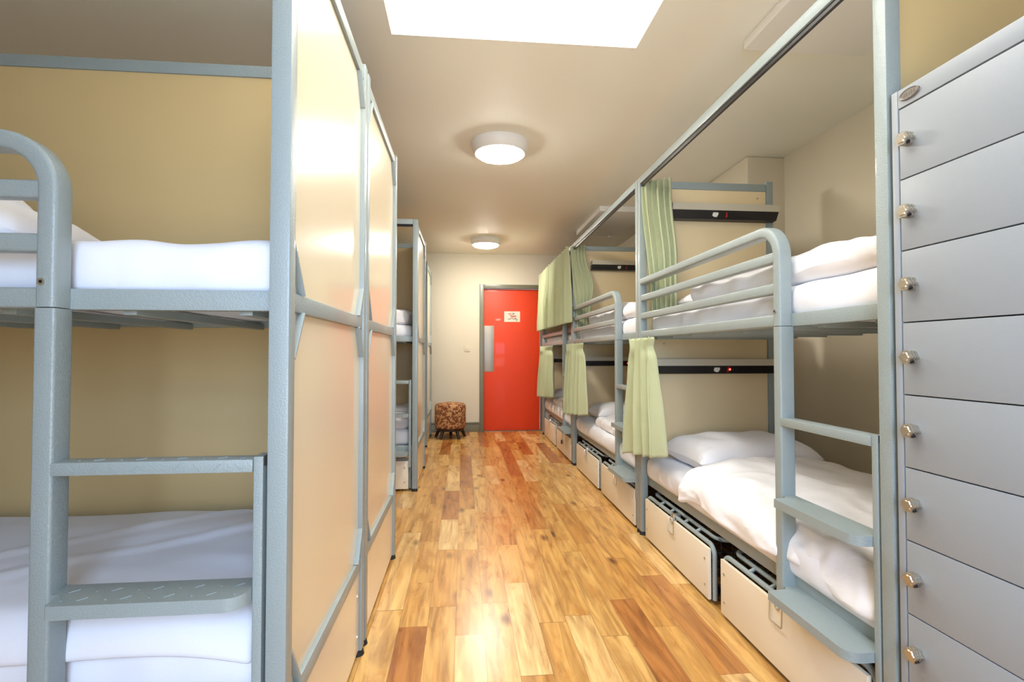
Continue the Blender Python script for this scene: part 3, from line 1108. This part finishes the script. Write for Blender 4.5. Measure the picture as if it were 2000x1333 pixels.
# ---------------------------------------------------------------- locker
LKX = RX
Y1, Y0 = 1.247, 0.775
t = thing('locker_cabinet', (LKX + 0.22, (Y0 + Y1) / 2, 0), 'pale grey steel locker tower of many small doors at the right edge', 'locker')
b = MB()
b.box((LKX, Y1 - 0.019, 0.0), (LKX + 0.45, Y1, 1.83), 0.002)
b.box((LKX, Y0, 0.0), (LKX + 0.45, Y0 + 0.019, 1.83), 0.002)
b.box((LKX + 0.0006, Y0 + 0.019, 1.7815), (LKX + 0.45, Y1 - 0.0198, 1.829), 0.0015)
b.box((LKX, Y0 + 0.019, 0.0), (LKX + 0.45, Y1 - 0.019, 0.118), 0.002)
b.box((LKX + 0.435, Y0 + 0.019, 0.118), (LKX + 0.45, Y1 - 0.019, 1.782), 0.002)
for i in range(10):
    z = 1.779 - i * 0.1838
    b.box((LKX + 0.022, Y0 + 0.019, z - 0.004), (LKX + 0.435, Y1 - 0.019, z + 0.0), 0)
b.obj('body', LOCKER, t)


def star(cx, cy, cz):
    pass


for i in range(9):
    zt = 1.7775 - i * 0.1838
    zb = zt - 0.1808
    dr = MB().box((LKX + 0.001, Y0 + 0.021, zb), (LKX + 0.019, Y1 - 0.0225, zt), 0.0015).obj('locker_door', LOCKER, t)
    cy, cz = Y1 - 0.052, (zt + zb) / 2 + 0.004
    d = MB()
    for x0, x1, r_ in ((0.001, -0.006, 0.0165), (-0.006, -0.008, 0.0145), (-0.008, -0.013, 0.0165), (-0.013, -0.015, 0.0145), (-0.015, -0.022, 0.0165), (-0.022, -0.0245, 0.012)):
        rings = []
        for x, rf in ((x0, 1), (x1, 1 if x1 > -0.024 else 0.85)):
            ring = []
            for q in range(48):
                a = 2 * PI * q / 48
                rad = r_ * rf * (1 + 0.10 * math.cos(6 * a))
                ring.append(Vector((LKX + x, cy + rad * math.cos(a), cz + rad * math.sin(a))))
            rings.append(ring)
        d.rings(rings)
    kn = d.obj('turn_latch', BRASS, dr)
    MB().cyl((LKX - 0.014, cy - 0.0085, cz - 0.0085), (LKX - 0.014, cy - 0.0128, cz - 0.0128), 0.0050, seg=14).obj('hasp_hole', BLACK, dr)
# oval maker's badge
d = MB()
rings = []
by, bz = Y1 - 0.056, 1.806
for x, f_ in ((0.001, 1.0), (-0.003, 0.97), (-0.0045, 0.90), (-0.003, 0.80)):
    rings.append([Vector((LKX + x, by + 0.030 * f_ * math.cos(2 * PI * q / 40), bz + 0.0135 * f_ * math.sin(2 * PI * q / 40))) for q in range(40)])
d.rings(rings)
bd = d.obj('oval_badge', BADGE, t)
d = MB()
for q in range(5):
    yy = by - 0.014 + q * 0.007
    d.box((LKX - 0.0042, yy - 0.0018, bz - 0.004), (LKX - 0.0030, yy - 0.0008, bz + 0.004))
    d.box((LKX - 0.0042, yy - 0.0018, bz + (0.003 if q % 2 else -0.001)), (LKX - 0.0030, yy + 0.002, bz + (0.004 if q % 2 else 0.0)))
d.obj('embossed_lettering', STEEL, bd)

# ---------------------------------------------------------------- stool
sx, sy = -0.175, 7.12
t = thing('stool', (sx, sy, 0), 'round brown spotted fabric stool with dark splayed legs against the back wall', 'stool')
MB().lathe((sx, sy, 0), [(0.01, 0.135), (0.185, 0.135), (0.203, 0.145), (0.210, 0.165), (0.210, 0.42), (0.204, 0.445), (0.185, 0.462), (0.12, 0.474), (0.01, 0.478)], 48).obj('upholstered_drum', LEOPARD, t)
MB().lathe((sx, sy, 0), [(0.01, 0.105), (0.185, 0.105), (0.190, 0.136), (0.01, 0.137)], 40).obj('base_ring', DARKWOOD, t)
for q in range(5):
    a = 2 * PI * q / 5 + 0.3
    MB().cyl((sx + 0.155 * math.cos(a), sy + 0.155 * math.sin(a), 0.12), (sx + 0.21 * math.cos(a), sy + 0.21 * math.sin(a), 0.0), 0.026, 0.017, 14).obj('leg', DARKWOOD, t)
